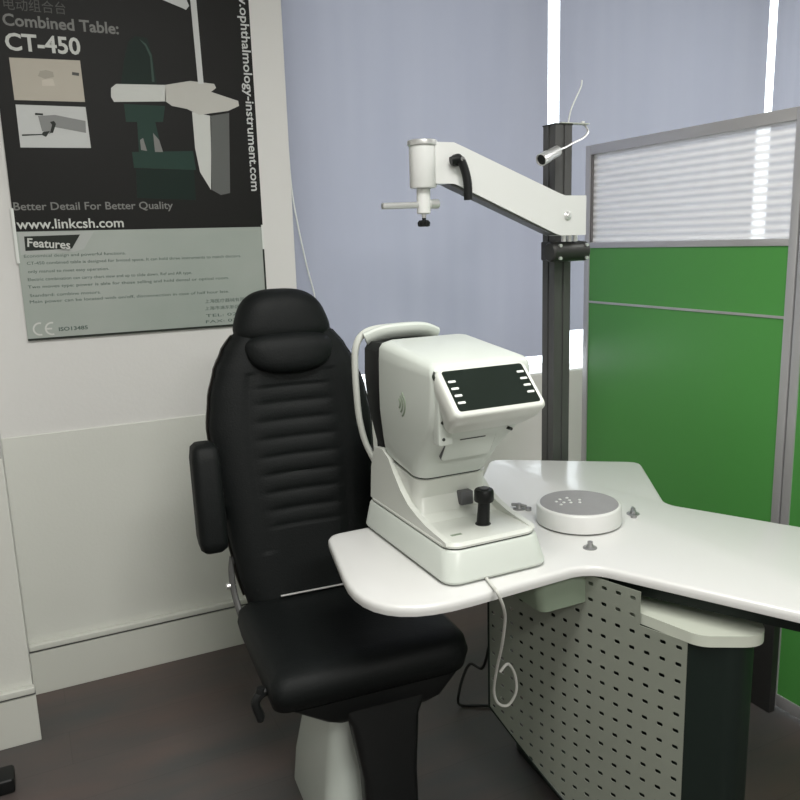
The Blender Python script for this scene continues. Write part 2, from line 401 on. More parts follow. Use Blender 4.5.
def ptxt(name, s, p0, p1, capz, material, parent=None, layer=1, bold=0.0, shear=0.0, grow=1.43):
    """text from baseline start p0 to baseline end p1, cap height capz"""
    size = capz*grow
    m = Matrix.Translation((p0[0], PY-0.0004*layer-0.0003, (p0[1]+p1[1])/2)) @ Matrix.Rotation(PI/2, 4, 'X')
    if shear:
        sh = Matrix.Identity(4); sh[0][1] = shear; m = m @ sh
    o = text(name, s, size, m, material, None, extr=0.0001, bold=bold, width=p1[0]-p0[0])
    pa = parent or poster
    o.parent = pa; o.matrix_parent_inverse = Matrix.Identity(4)
    root = Matrix.Translation((0.43, PY+0.008, 1.83))
    o.matrix_local = root.inverted() @ m
    return o
ptxt('chinese_title', '\u7535\u52a8\u7ec4\u5408\u53f0', (0.0682, 2.2237), (0.2418, 2.2278), 0.034, 'print_dim', grow=1.15)
ptxt('title_line', 'Combined Table:', (0.0602, 2.1781), (0.3939, 2.1788), 0.033, 'print_mid', bold=0.0011)
ptxt('model_line', 'CT-450', (0.0602, 2.1074), (0.2734, 2.1106), 0.048, 'print_white', bold=0.0016)
ph1 = P_('photo_inset', [(0.0672, 1.9637), (0.2706, 1.9670), (0.2685, 2.0910), (0.0660, 2.0864)], 'print_beige', 1, label='beige inset photo of the table top')
P_('print_shape', [(0.1415, 2.0376), (0.1605, 2.0299), (0.1871, 2.0373), (0.1858, 2.0519), (0.1663, 2.0566), (0.1488, 2.0526)], mat('print_taupe', (0.36, 0.33, 0.27), .5), 2, parent=ph1)
P_('print_shape', [(0.1497, 2.0088), (0.1872, 2.0108), (0.1836, 2.0312), (0.1516, 2.0265)], mat('print_cream_spot', (0.58, 0.53, 0.45), .5), 2, parent=ph1)
P_('print_shape', [(0.2404, 2.0463), (0.2607, 2.0445), (0.2617, 2.0535), (0.2413, 2.0552)], 'print_dim', 2, parent=ph1)
ph2 = P_('photo_inset', [(0.0682, 1.8237), (0.2745, 1.8267), (0.2706, 1.9519), (0.0685, 1.9507)], 'print_pale', 1, label='pale inset photo of the overhead arm')
P_('print_shape', [(0.1351, 1.8747), (0.1573, 1.8664), (0.1712, 1.8879), (0.2641, 1.8725), (0.2663, 1.9092), (0.1779, 1.9241), (0.1285, 1.9192)], mat('print_grey', (0.22, 0.225, 0.22), .5), 2, parent=ph2)
P_('print_shape', [(0.0763, 1.8581), (0.1338, 1.8627), (0.1447, 1.8570), (0.1582, 1.8754), (0.1376, 1.8718), (0.1341, 1.8657), (0.0768, 1.8626)], 'print_dark', 3, parent=ph2)
P_('print_shape', [(0.1576, 1.8694), (0.1663, 1.8697), (0.1780, 1.8971), (0.1731, 1.9059), (0.1611, 1.9025), (0.1660, 1.8937)], 'print_dark', 3, parent=ph2)
P_('print_shape', [(0.1202, 1.9219), (0.1430, 1.9213), (0.1437, 1.9272), (0.1209, 1.9278)], 'print_dark', 3, parent=ph2)
# printed picture of the combined table unit
P_('printed_chair', [(0.3857, 2.0273), (0.4019, 2.1012), (0.4194, 2.1568), (0.4429, 2.1766), (0.4800, 2.1734), (0.4935, 2.1134), (0.4992, 2.0334)], 'print_teal', 1)
P_('printed_chair', [(0.3902, 1.9105), (0.5081, 1.9146), (0.5190, 1.9656), (0.3892, 1.9662)], 'print_teal_light', 1)
P_('printed_chair', [(0.4225, 1.8172), (0.4966, 1.8186), (0.4825, 1.9169), (0.4251, 1.9148)], 'print_teal_light', 2)
P_('printed_chair', [(0.4019, 1.7660), (0.6047, 1.7618), (0.5996, 1.8239), (0.4002, 1.8168)], 'print_teal_light', 1)
P_('printed_highlight', [(0.4294, 1.8237), (0.4483, 1.8209), (0.4392, 1.8619), (0.4291, 1.8553)], 'print_mid', 3)
P_('printed_highlight', [(0.4738, 1.8182), (0.4998, 1.8187), (0.4902, 1.8569), (0.4727, 1.8786)], 'print_mid', 3)
P_('printed_chair_rim', [(0.4837, 2.0388), (0.4917, 2.0392), (0.4896, 2.1223), (0.4752, 2.1548), (0.4545, 2.1684), (0.4715, 2.1485), (0.4843, 2.1158)], 'print_rim', 3)
P_('printed_floor', [(0.4026, 1.6698), (0.5967, 1.6624), (0.5979, 1.7617), (0.4080, 1.7629)], 'print_teal', 1)
P_('printed_table', [(0.3588, 1.9710), (0.5235, 1.9799), (0.5247, 2.0317), (0.3702, 2.0265), (0.3537, 2.0135), (0.3510, 1.9859)], 'print_white', 3)
P_('printed_table', [(0.5204, 1.9814), (0.5418, 1.9665), (0.5905, 1.9591), (0.6291, 1.9414), (0.7293, 1.9583), (0.7689, 1.9763), (0.7666, 1.9925), (0.6755, 2.0173), (0.6936, 2.0310), (0.6877, 2.0436), (0.6078, 2.0487), (0.5247, 2.0317)], 'print_cream', 3)
P_('printed_arm', [(0.5317, 2.2955), (0.6001, 2.2746), (0.6127, 2.2696), (0.6235, 2.2829), (0.6155, 2.3035)], 'print_pale', 3)
P_('printed_pole', [(0.6337, 2.0407), (0.6522, 2.0416), (0.6483, 2.3066), (0.6286, 2.3047)], 'print_pale', 4)
P_('printed_pedestal', [(0.6508, 1.6957), (0.6177, 1.7553), (0.6071, 1.8339), (0.6064, 1.9501), (0.6696, 1.9397)], 'print_white', 2)
P_('printed_column', [(0.6542, 1.6957), (0.6842, 1.6788), (0.7163, 1.6855), (0.7323, 1.9519), (0.6662, 1.9396)], 'print_column', 2)
# vertical web address
_p0 = (0.7940, 2.3047); _p1 = (0.7935, 1.6923)
_len = (_p0[1]-_p1[1])*1.17
_m = Matrix.Translation((_p1[0]-0.0, PY-0.0007, _p1[1]+_len)) @ Matrix.Rotation(PI/2, 4, 'X') @ Matrix.Rotation(-PI/2, 4, 'Z')
o = text('vertical_web_address', 'www.ophthalmology-instrument.com', 0.042, _m, 'print_pale', None, extr=0.0001, bold=0.0006, width=_len)
o.parent = poster; o.matrix_parent_inverse = Matrix.Identity(4); o.matrix_local = Matrix.Translation((0.43, PY+0.008, 1.83)).inverted() @ _m
ptxt('slogan_line', 'Better Detail For Better Quality', (0.0281, 1.6318), (0.5172, 1.6364), 0.024, 'print_mid', bold=0.0004)
ptxt('web_address', 'www.linkcsh.com', (0.0305, 1.5781), (0.3523, 1.5749), 0.030, 'print_white', bold=0.0006)
P_('badge_strip', [(0.0327, 1.4958), (0.1898, 1.5001), (0.2211, 1.5087), (0.2574, 1.5639), (0.0320, 1.5657)], 'print_strip', 1)
P_('features_badge', [(0.0470, 1.5078), (0.1849, 1.5114), (0.2137, 1.5553), (0.0478, 1.5529)], 'print_dark', 2)
ptxt('features_heading', 'Features', (0.0542, 1.5201), (0.1800, 1.5227), 0.026, 'print_white', layer=3, bold=0.0007, shear=0.18)
LINES = [('Economical design and powerful functions.', (0.0406, 1.4893), (0.3503, 1.4850)),
 ('CT-450 combined table is designed for limited space. It can hold three instruments to match doctors.', (0.0465, 1.4640), (0.7397, 1.4647)),
 ('only manual to meet easy operation.', (0.0466, 1.4387), (0.2918, 1.4379)),
 ('Electric combination can carry chart view and up to slide down. Ref and AR type.', (0.0438, 1.4136), (0.5629, 1.4127)),
 ('Two moves type: power is able for those selling and hold dental or optical room.', (0.0411, 1.3899), (0.6911, 1.3895)),
 ('Standard: combine motors.', (0.0439, 1.3627), (0.2592, 1.3620)),
 ('Main power can be located with on/off, disconnection in case of half hour late.', (0.0415, 1.3404), (0.6878, 1.3438))]
for s, a, b in LINES: ptxt('feature_line', s, a, b, 0.0095, 'print_text')
for s, a, b in (('\u4e0a\u6d77\u533b\u7597\u5668\u68b0\u6709\u9650\u516c\u53f8', (0.6000, 1.3101), (0.7766, 1.3102)),
                ('\u4e0a\u6d77\u5e02\u6d66\u4e1c\u65b0\u533a\u5de5\u4e1a\u56ed', (0.5981, 1.2856), (0.7749, 1.2851)),
                ('TEL: 021', (0.5996, 1.2608), (0.7216, 1.2597)), ('FAX: 021', (0.5980, 1.2397), (0.7201, 1.2382))):
    ptxt('address_line', s, a, b, 0.012, 'print_text', grow=1.2)
ptxt('certificate_text', 'ISO13485', (0.1179, 1.2476), (0.2071, 1.2475), 0.012, 'print_text', bold=0.0004)
# CE mark: two open arcs and a bar
bm = new_bm(); c0 = Vector((0.0620, 1.2583)); rr = 0.024
def arc(bm, cx, cz, r, wd, a0, a1, n=24, y=-0.008-0.0006):
    for k in range(n):
        q = []
        for (aa, rad) in ((k, r-wd), (k, r+wd), (k+1, r+wd), (k+1, r-wd)):
            a = math.radians(a0+(a1-a0)*aa/n); q.append((cx+rad*math.cos(a), cz+rad*math.sin(a)))
        prism(bm, q, lambda u, v, d: (u-0.43, y-d, v-1.83), 0, 0.0003)
arc(bm, c0.x, c0.y, 0.019, 0.0026, 75, 285); arc(bm, c0.x+0.036, c0.y-0.001, 0.019, 0.0026, 75, 285)
prism(bm, [(c0.x+0.019, c0.y-0.0036), (c0.x+0.036, c0.y-0.0036), (c0.x+0.036, c0.y+0.0016), (c0.x+0.019, c0.y+0.0016)], lambda u, v, d: (u-0.43, -0.0086-d, v-1.83), 0, 0.0003)
obj('ce_mark', bm, 'print_white', poster, smooth=False)

# ------------------------------------------------------------------ green office partition
def clear_mat():
    m = bpy.data.materials.new('clear_sheet'); m.use_nodes = True; nt = m.node_tree
    for n in list(nt.nodes): nt.nodes.remove(n)
    out = nt.nodes.new('ShaderNodeOutputMaterial'); t = nt.nodes.new('ShaderNodeBsdfTransparent'); t.inputs[0].default_value = (0.97, 0.97, 0.97, 1)
    g = nt.nodes.new('ShaderNodeBsdfGlossy'); g.inputs['Roughness'].default_value = 0.15
    mx = nt.nodes.new('ShaderNodeMixShader'); mx.inputs[0].default_value = 0.04
    nt.links.new(t.outputs[0], mx.inputs[1]); nt.links.new(g.outputs[0], mx.inputs[2]); nt.links.new(mx.outputs[0], out.inputs[0])
    return m
MT['clear'] = clear_mat()
PX = 2.028
def partition(y0, y1, label):
    """panel from y0 (near) to y1 (far) in the plane x = PX"""
    yc = (y0+y1)/2
    t = thing('office_partition', label, 'partition', (PX+0.017, yc, 0))
    X0, X1 = -0.017, 0.017
    def B(name, ya, yb, za, zb, m, xa=X0, xb=X1, bev=0.002, **kw):
        bm = new_bm(); box(bm, xa, xb, ya-yc, yb-yc, za, zb, bev); return obj(name, bm, m, t, **kw)
    s = 0.028
    for a, b in ((y0, y0+s), (y1-s, y1)): B('post', a, b, 0.02, 1.838, 'alu')
    B('top_rail', y0+s, y1-s, 1.803, 1.838, 'alu'); B('middle_rail', y0+s, y1-s, 1.455, 1.476, 'alu')
    B('thin_divider', y0+s, y1-s, 1.243, 1.251, 'alu', X0+0.001, X1-0.001, 0.001)
    B('bottom_rail', y0+s, y1-s, 0.02, 0.06, 'alu')
    B('gasket', y1-s-0.006, y1-s, 1.476, 1.803, 'alud', X0+0.004, X1-0.004, 0)
    cp_ = B('clear_ribbed_panel', y0+s, y1-s-0.006, 1.476, 1.803, ['clear', 'poly'], -0.003, 0.003, 0, smooth=False)
    for f in cp_.data.polygons: f.material_index = 1 if f.normal.x < -0.5 else 0
    B('green_panel', y0+s, y1-s, 1.251, 1.455, 'green', X0+0.005, X1-0.005, 0, label='short green panel above the thin divider')
    B('green_panel', y0+s, y1-s, 0.06, 1.243, 'green', X0+0.005, X1-0.005, 0, label='tall green panel below the thin divider')
    for yy in (y0+0.2, y1-0.2):
        B('foot', yy-0.02, yy+0.02, 0.0, 0.02, 'blackp', -0.03, 0.03, 0.003)
    return t
partition(1.578, 2.524, 'green office partition with see-through ribbed top, standing behind the white table')
partition(0.60, 1.572, 'second green office partition, cut off at the right edge of the view')
dbm = new_bm(); box(dbm, -0.045, -0.017, 1.545-2.051, 1.745-2.051, 0.0, 0.46, 0.004); obj('shade_box', dbm, 'clamp', bpy.data.objects['office_partition'], label='dark box added for the shaded patch low on the partition')  # dark box added in place of shade and floor reflection on the panel
bm = new_bm(); box(bm, PX+0.008, PX+0.026, 1.5722, 1.5778, 0.02, 1.83); 
ps = obj('joint_strip', bm, 'groove', smooth=False); ps.parent = bpy.data.objects['office_partition']; ps.matrix_parent_inverse = bpy.data.objects['office_partition'].matrix_basis.inverted()
bpy.data.objects['office_partition'].location = (PX+0.017, (1.578+2.524)/2, 0)
ps.matrix_parent_inverse = Matrix.Translation((-(PX+0.017), -(1.578+2.524)/2, 0))

# ------------------------------------------------------------------ three-armed instrument table
tb = thing('instrument_table', 'white three-armed ophthalmic table on a perforated pedestal', 'table', (1.2, 1.5, 0))
TZ = 0.80
def round_poly(V, n=10):
    out = []
    N = len(V)
    for i in range(N):
        x, y, r = V[i]; p = Vector((x, y)); a = Vector(V[i-1][:2]); b = Vector(V[(i+1) % N][:2])
        da = (a-p).normalized(); db = (b-p).normalized(); ang = da.angle(db)
        d = r/math.tan(ang/2); p0 = p+da*d; p1 = p+db*d
        for k in range(n+1):
            t = k/n; out.append(tuple((1-t)**2*p0+2*t*(1-t)*p+t*t*p1))
    return out
OUT = [(0.622, 1.745, 0.05), (0.515, 1.262, 0.185), (1.058, 1.287, 0.08), (1.345, 0.735, 0.06), (1.76, 0.985, 0.06),
       (1.488, 1.500, 0.06), (1.712, 1.842, 0.045), (1.330, 2.115, 0.05), (1.03, 1.745, 0.10)]
pts = round_poly(OUT)
bm = new_bm()
def ring(off, z):
    # inset a ring along its own normals
    N = len(pts); r = []
    for i in range(N):
        a = Vector(pts[i-1]); b = Vector(pts[(i+1) % N]); t = (b-a).normalized(); nrm = Vector((-t.y, t.x))
        p = Vector(pts[i])+nrm*off; r.append((p.x-1.2, p.y-1.5, z))
    return r
loft(bm, [ring(0.008, TZ-0.026), ring(0.001, TZ-0.022), ring(0, TZ-0.014), ring(0.0005, TZ-0.006), ring(0.004, TZ-0.0012), ring(0.010, TZ)])
obj('tabletop', bm, 'table', tb, sharp=50)
# shelf cap above the column, column, perforated panel
bm = new_bm()
cap = round_poly([(1.16, 1.42, 0.03), (1.096, 1.225, 0.07), (1.140, 1.045, 0.06), (1.258, 0.978, 0.055), (1.325, 1.08, 0.06), (1.34, 1.42, 0.03)], 12)
loft(bm, [[(x-1.2, y-1.5, z) for x, y in cap] for z in (0.696, 0.720)])
obj('shelf_cap', bm, 'slab', tb, label='pale shelf cap above the dark column')
bm = new_bm()
colp = round_poly([(1.136, 1.075, 0.006), (1.205, 1.005, 0.05), (1.275, 1.02, 0.04), (1.30, 1.13, 0.04), (1.20, 1.40, 0.02), (1.10, 1.40, 0.02)], 6)
loft(bm, [[(x-1.2, y-1.5, z) for x, y in colp] for z in (0.03, 0.696)])
obj('column', bm, 'darkcol', tb, sharp=50, label='dark rounded column')
bm = new_bm()
fp = round_poly([(1.14, 1.03, 0.05), (1.33, 1.00, 0.06), (1.42, 1.80, 0.05), (1.20, 1.80, 0.05)], 6)
loft(bm, [[(x-1.2, y-1.5, z) for x, y in fp] for z in (0.0, 0.032)]); bevel_all(bm, 0.006, 2, 50)
obj('floor_plate', bm, 'darkcol', tb)
def perf_panel():
    A = Vector((1.136, 1.072)); D = Vector((-0.235, 0.972)).normalized(); Nn = Vector((D.y, -D.x))
    L = 0.555; ZT = 0.7715; nh = 16; nv = 20
    pu = L/nh; pv = 0.0375
    bm = new_bm()
    vc = {}
    def V(u, v):
        k = (round(u, 5), round(v, 5))
        if k not in vc:
            bow = 0.018*math.sin(PI*min(max(u/L, 0), 1))
            p = A + D*u - Nn*bow
            vc[k] = bm.verts.new((p.x-1.2, p.y-1.5, v))
        return vc[k]
    for i in range(nh):
        for j in range(nv):
            u0, u1 = i*pu, (i+1)*pu; z1 = ZT-j*pv; z0 = z1-pv
            if z1 < 0.03 or (z1 > 0.70 and u0 < 0.09): continue
            uc, zc = (u0+u1)/2, (z0+z1)/2
            # square cell with a slot-shaped opening
            hw, hh, c = 0.0066, 0.0042, 0.0020
            hole = [(uc+hw, zc-hh+c), (uc+hw, zc+hh-c), (uc+hw-c, zc+hh), (uc-hw+c, zc+hh), (uc-hw, zc+hh-c), (uc-hw, zc-hh+c), (uc-hw+c, zc-hh), (uc+hw-c, zc-hh)]
            sq = [(u1, z0), (u1, z1), (u0, z1), (u0, z0)]
            h = [V(*q) for q in hole]; s_ = [V(*q) for q in sq]
            for k in range(4):
                a, b2 = h[2*k], h[2*k+1]
                s0 = s_[k]; s1 = s_[(k+1) % 4]
                bm.faces.new((s0, s1, b2, a)) if k == 0 else bm.faces.new((s0, s1, b2, a))
                c2 = h[(2*k+2) % 8]
                bm.faces.new((s1, c2, b2))
    # slanting lower edge
    p0 = A; p1 = A+D*L
    za, zb = 0.045, 0.292
    v0 = Vector((p0.x-1.2, p0.y-1.5, za)); v1 = Vector((p1.x-1.2, p1.y-1.5, zb))
    dirv = (v1-v0).normalized(); nn = dirv.cross(Vector((Nn.x, Nn.y, 0))).normalized()
    if nn.z > 0: nn = -nn
    bmesh.ops.bisect_plane(bm, geom=bm.verts[:]+bm.edges[:]+bm.faces[:], plane_co=v0, plane_no=nn, clear_outer=True)
    o = obj('perforated_panel', bm, 'panelmetal', tb, smooth=False, label='pale perforated metal panel with a slanting lower edge')
    sd = o.modifiers.new('thick', 'SOLIDIFY'); sd.thickness = 0.002; sd.offset = 0
    bm = new_bm(); tube(bm, [(p0.x-1.2, p0.y-1.5, za), (p0.x+D.x*L/2-1.2-Nn.x*.018, p0.y+D.y*L/2-1.5-Nn.y*.018, (za+zb)/2), (p1.x-1.2, p1.y-1.5, zb), ], 0.004, 8)
    tube(bm, [(p1.x-1.2, p1.y-1.5, zb), (p1.x-1.2, p1.y-1.5, ZT)], 0.004, 8, sub=0)
    obj('edge_trim', bm, 'darkcol', tb)
    # black sheet added a hand's breadth behind the panel to darken its holes
    bm = new_bm()
    q = [A+D*0.0+Nn*0.07, A+D*L*0.96+Nn*0.07, A+D*L*0.96+Nn*0.09, A+Nn*0.09]
    a0 = [bm.verts.new((v.x-1.2, v.y-1.5, z)) for v, z in zip(q, (0.06, 0.33, 0.33, 0.06))]
    a1 = [bm.verts.new((v.x-1.2, v.y-1.5, 0.688)) for v in q]
    bm.faces.new(a0); bm.faces.new(a1[::-1])
    for k in range(4): bm.faces.new((a0[k], a1[k], a1[(k+1) % 4], a0[(k+1) % 4]))
    obj('hole_backing', bm, 'blackp', tb, smooth=False)
perf_panel()
bm = new_bm()
loft(bm, [[(x-1.2, y-1.5, .697) for x, y in rrect(1.01, 1.06, 1.31, 1.40, 0.02)], [(x-1.2, y-1.5, .705) for x, y in rrect(0.945, 1.10, 1.30, 1.43, 0.02)], [(x-1.2, y-1.5, .774) for x, y in rrect(0.935, 1.13, 1.30, 1.45, 0.02)]])
obj('underside_bracket', bm, 'bracket', tb)
bm = new_bm(); box(bm, -0.06, 0.20, 0.05, 0.35, 0.735, 0.774, 0.01); obj('underframe', bm, 'darkcol', tb)
bm = new_bm(); prism(bm, [(1.105, 1.275), (1.140, 1.295), (1.395, 0.845), (1.355, 0.825)], lambda u, v, d: (u-1.2, v-1.5, d), 0.738, 0.7735); obj('edge_shade_bar', bm, 'darkcol', tb, smooth=False)  # dark bar added for the shaded strip beneath the table edge
# wing bolts in the top, around the turntable
for (x, y), a, hs in (((1.1196, 1.3566), 0.4, 1.0), ((1.3593, 1.4815), 0.9, 1.3), ((1.1331, 1.6616), 2.2, 1.3)):
    bm = new_bm(); c = (x-1.2, y-1.5, TZ)
    lathe(bm, [(0, 0), (0.016, 0), (0.016, 0.002), (0.009, 0.004), (0.007, 0.010), (0.0, 0.012)], c, 24)
    b_ = obj('bolt', bm, 'steel', tb, sharp=40)
    bm = new_bm(); d = Vector((math.cos(a), math.sin(a), 0))
    if hs > 1: tube(bm, [Vector(c)+Vector((0, 0, .010))-d*0.020, Vector(c)+Vector((0, 0, .012)), Vector(c)+Vector((0, 0, .010))+d*0.020], 0.0042, 8, 4)
    if hs > 1: lathe(bm, [(0, 0), (0.008, 0.0), (0.008, 0.008), (0, 0.010)], (c[0]-d.x*0.026, c[1]-d.y*0.026, TZ), 16)
    lathe(bm, [(0, 0.008), (0.006, 0.008), (0.006, 0.016), (0, 0.018)], c, 16)
    obj('wing', bm, 'steel', b_)

# round turntable
tt = thing('round_turntable', 'low white round turntable with grey top in the middle of the table', 'turntable', (1.207, 1.508, TZ))
RR = 0.104
bm = new_bm(); lathe(bm, [(0, 0), (RR-0.008, 0), (RR-0.008, 0.005), (0, 0.005)], (0, 0, 0), 64); obj('dark_foot_ring', bm, 'seam', tt)
bm = new_bm(); lathe(bm, [(0, 0.005), (RR, 0.005), (RR, 0.045), (RR-0.002, 0.0485), (RR-0.005, 0.050), (0, 0.050)], (0, 0, 0), 64); obj('drum', bm, 'table', tt)
bm = new_bm(); lathe(bm, [(0, 0.050), (RR-0.008, 0.050), (RR-0.009, 0.0512), (0, 0.0512)], (0, 0, 0), 64); gm = obj('grey_mat', bm, 'greyring', tt)
for px, py in ((0.0, -0.004), (-0.02, 0.006), (-0.034, 0.016), (-0.012, 0.022), (-0.046, 0.030), (-0.028, 0.040), (-0.006, 0.040), (-0.05, 0.006), (0.012, 0.012)):
    bm = new_bm(); lathe(bm, [(0, 0.0512), (0.0045, 0.0512), (0.0035, 0.0528), (0, 0.0532)], (px, py, 0), 12); obj('screw_head', bm, 'chrome', tt)
# ------------------------------------------------------------------ autorefractor on the left arm
ir = thing('eye_testing_instrument', 'white desktop eye-testing instrument with tilted dark screen and joystick', 'eye instrument', (0.855, 1.54, TZ))
IO = Vector((0.855, 1.54, TZ))
def iob(name, bm, m, parent=None, sharp=35, **kw):
    for v in bm.verts: v.co -= IO
    o = obj(name, bm, m, parent or ir, sharp, **kw); return o
def RS(x0, x1, y0, y1, z, r, shear=0.0, yref=1.34):
    return [(x, y, z+shear*(y-yref)) for x, y in rrect(x0, x1, y0, y1, r, 6)]
bm = new_bm()
for (x, y) in ((0.77, 1.37), (0.94, 1.37), (0.77, 1.70), (0.94, 1.70)):
    bm = new_bm(); lathe(bm, [(0, 0), (0.012, 0), (0.012, 0.006), (0, 0.006)], (x, y, TZ), 16)
    iob('rubber_foot', bm, 'blackp')
bm = new_bm()
loft(bm, [RS(0.732, 0.980, 1.326, 1.765, TZ+0.004, 0.03), RS(0.728, 0.984, 1.322, 1.768, TZ+0.010, 0.034), RS(0.737, 0.972, 1.334, 1.760, TZ+0.066, 0.036), RS(0.741, 0.968, 1.339, 1.757, TZ+0.0715, 0.034)])
iob('base', bm, 'white')
bm = new_bm(); loft(bm, [RS(0.745, 0.964, 1.343, 1.750, TZ+0.0715, 0.03), RS(0.745, 0.964, 1.343, 1.750, TZ+0.0755, 0.03)]); iob('base_seam', bm, 'seam')
bm = new_bm()
loft(bm, [RS(0.741, 0.966, 1.339, 1.752, TZ+0.0755, 0.034), RS(0.741, 0.966, 1.339, 1.752, TZ+0.0800, 0.034), RS(0.748, 0.960, 1.346, 1.745, TZ+0.0860, 0.030)])
plat = iob('sliding_platform', bm, 'white2')
bm = new_bm()
prof = [(1.352, .880), (1.356, .8875), (1.39, .891), (1.44, .896), (1.485, .906), (1.53, .921), (1.565, .944), (1.597, .974), (1.625, 1.004), (1.66, 1.020), (1.705, 1.015), (1.728, .96), (1.738, .880)]
bm.free()
for xa, xb in ((0.7425, 0.756), (0.950, 0.9635)):
    bm = new_bm(); prism(bm, prof, lambda u, v, d: (d, u, v), xa, xb)
    bevel_all(bm, 0.0035, 3, 40); iob('side_cheek', bm, 'white2', sharp=50)
bm = new_bm()
loft(bm, [RS(0.752, 0.954, 1.475, 1.73, .884, 0.02), RS(0.754, 0.950, 1.500, 1.73, .900, 0.022), RS(0.756, 0.942, 1.512, 1.725, .935, 0.025), RS(0.754, 0.936, 1.500, 1.72, .966, 0.03, .12, 1.49), RS(0.752, 0.936, 1.492, 1.70, .980, 0.03, .12, 1.49)])
iob('stage', bm, 'white2')
bm = new_bm(); loft(bm, [RS(0.757, 0.930, 1.497, 1.68, .979, 0.03, .14, 1.49), RS(0.757, 0.930, 1.497, 1.68, .986, 0.03, .14, 1.49)]); iob('head_seam', bm, 'seam')
bm = new_bm()
loft(bm, [RS(0.752, 0.932, 1.490, 1.668, .986, 0.032, .14, 1.49), RS(0.745, 0.938, 1.478, 1.672, 1.005, 0.034, .12, 1.49), RS(0.741, 0.948, 1.452, 1.672, 1.045, 0.034, .05, 1.49), RS(0.737, 0.962, 1.412, 1.668, 1.09, 0.03),
          RS(0.735, 0.972, 1.390, 1.663, 1.12, 0.022), RS(0.735, 0.976, 1.384, 1.660, 1.17, 0.018), RS(0.735, 0.976, 1.380, 1.657, 1.225, 0.018, .04, 1.38),
          RS(0.736, 0.975, 1.381, 1.656, 1.242, 0.02, .08, 1.38), RS(0.741, 0.970, 1.386, 1.652, 1.250, 0.022, .09, 1.38), RS(0.754, 0.957, 1.400, 1.640, 1.2545, 0.022, .10, 1.38)])
head = iob('measuring_head', bm, 'white', sharp=40)
# mount plate left of the screen with two screws
bm = new_bm(); box(bm, 0.742, 0.775, 1.372, 1.40, 1.088, 1.215, 0.006, 3); mp_ = iob('screen_mount', bm, 'white')
for p0_, p1_ in (((0.750, 1.373, 1.138), (0.750, 1.3705, 1.138)), ((0.752, 1.373, 1.103), (0.752, 1.3705, 1.103)), ((0.93, 1.408, 1.098), (0.93, 1.392, 1.098))):
    bm = new_bm(); cyl(bm, p0_, p1_, 0.0035, 14); iob('mount_screw', bm, 'seam')
# tilted display
c = Vector((0.846, 1.340, 1.206)); ax = Vector((0, 0.072, 0.068)).normalized(); axx = Vector((1, 0, 0)); axn = axx.cross(ax).normalized()  # points to -Y
if axn.y > 0: axn = -axn
def scr(u, v, d): return c + axx*u + ax*v + axn*d
bm = new_bm()
o_ = rrect(-0.108, 0.108, -0.063, 0.058, 0.014, 6)
def pts3(P, d, s=0.0): return [scr(u*(1-s/0.104), v*(1-s/0.064), d) for u, v in P]
loft(bm, [pts3(o_, -0.075, 0.014), pts3(o_, -0.034, 0.002), pts3(o_, -0.004, 0.0), pts3(o_, 0.001, 0.003), pts3(o_, 0.0025, 0.006)])
bez = iob('display_bezel', bm, 'white2', sharp=50)
bm = new_bm(); loft(bm, [[scr(u, v+0.004, d) for u, v in rrect(-0.1085, 0.1085, 0.030, 0.0610, 0.014, 6)] for d in (-0.016, -0.006)]); iob('display_shade_gap', bm, 'seam')  # dark strip stands for the shadow gap along the bezel top
bm = new_bm(); loft(bm, [[scr(u, v+0.006, d) for u, v in rrect(-0.096, 0.096, -0.056, 0.044, 0.006, 4)] for d in (0.0018, 0.0032)])
sc = iob('display_screen', bm, 'screen', bez); 
sc.parent = bez
for k in range(4):
    for sx in (-1, 1):
        u = sx*0.083; v = 0.022-0.0175*k+(0.006 if sx > 0 else 0)
        bm = new_bm(); loft(bm, [[scr(a, b_, d) for a, b_ in rrect(u-0.0085, u+0.0085, v-0.0026, v+0.0026, 0.002, 3)] for d in (0.003, 0.0046)])
        iob('key_mark', bm, 'label', bez)
# printer door on the sloping front
def fr(u, v, d):   # front slope plane: v along height
    p = Vector((0.845, 1.432, 1.066)); a = Vector((0, -0.055, 0.09)).normalized(); n = Vector((0, -a.z, a.y)); return p+Vector((1, 0, 0))*u+a*v+n*d
bm = new_bm(); loft(bm, [[fr(u, v, d) for u, v in rrect(-0.062, 0.062, -0.034, 0.034, 0.008, 4)] for d in (-0.012, 0.0036)]); iob('printer_door_seam', bm, 'btn', head)
bm = new_bm(); loft(bm, [[fr(u, v, d) for u, v in rrect(-0.0608, 0.0608, -0.0328, 0.0328, 0.007, 4)] for d in (-0.012, 0.0046)]); iob('printer_door', bm, 'white', head)
bm = new_bm(); loft(bm, [[fr(u, v, d) for u, v in rrect(-0.030, 0.034, 0.0235, 0.0265, 0.001, 2)] for d in (0.004, 0.0050)]); iob('paper_slot', bm, 'seam', head)
# speaker slots on the left side
for k, r in enumerate((0.016, 0.029, 0.042)):
    bm = new_bm(); P = []
    for q in range(9):
        a = math.radians(-52+q*13); P.append((0.7350, 1.548-r*math.cos(a)*0.9, 1.152+r*math.sin(a)*0.8))
    tube(bm, P, (0.0018, 0.0028), 8, 2); iob('speaker_slot', bm, 'btn' if k < 0 else 'bracket', head)
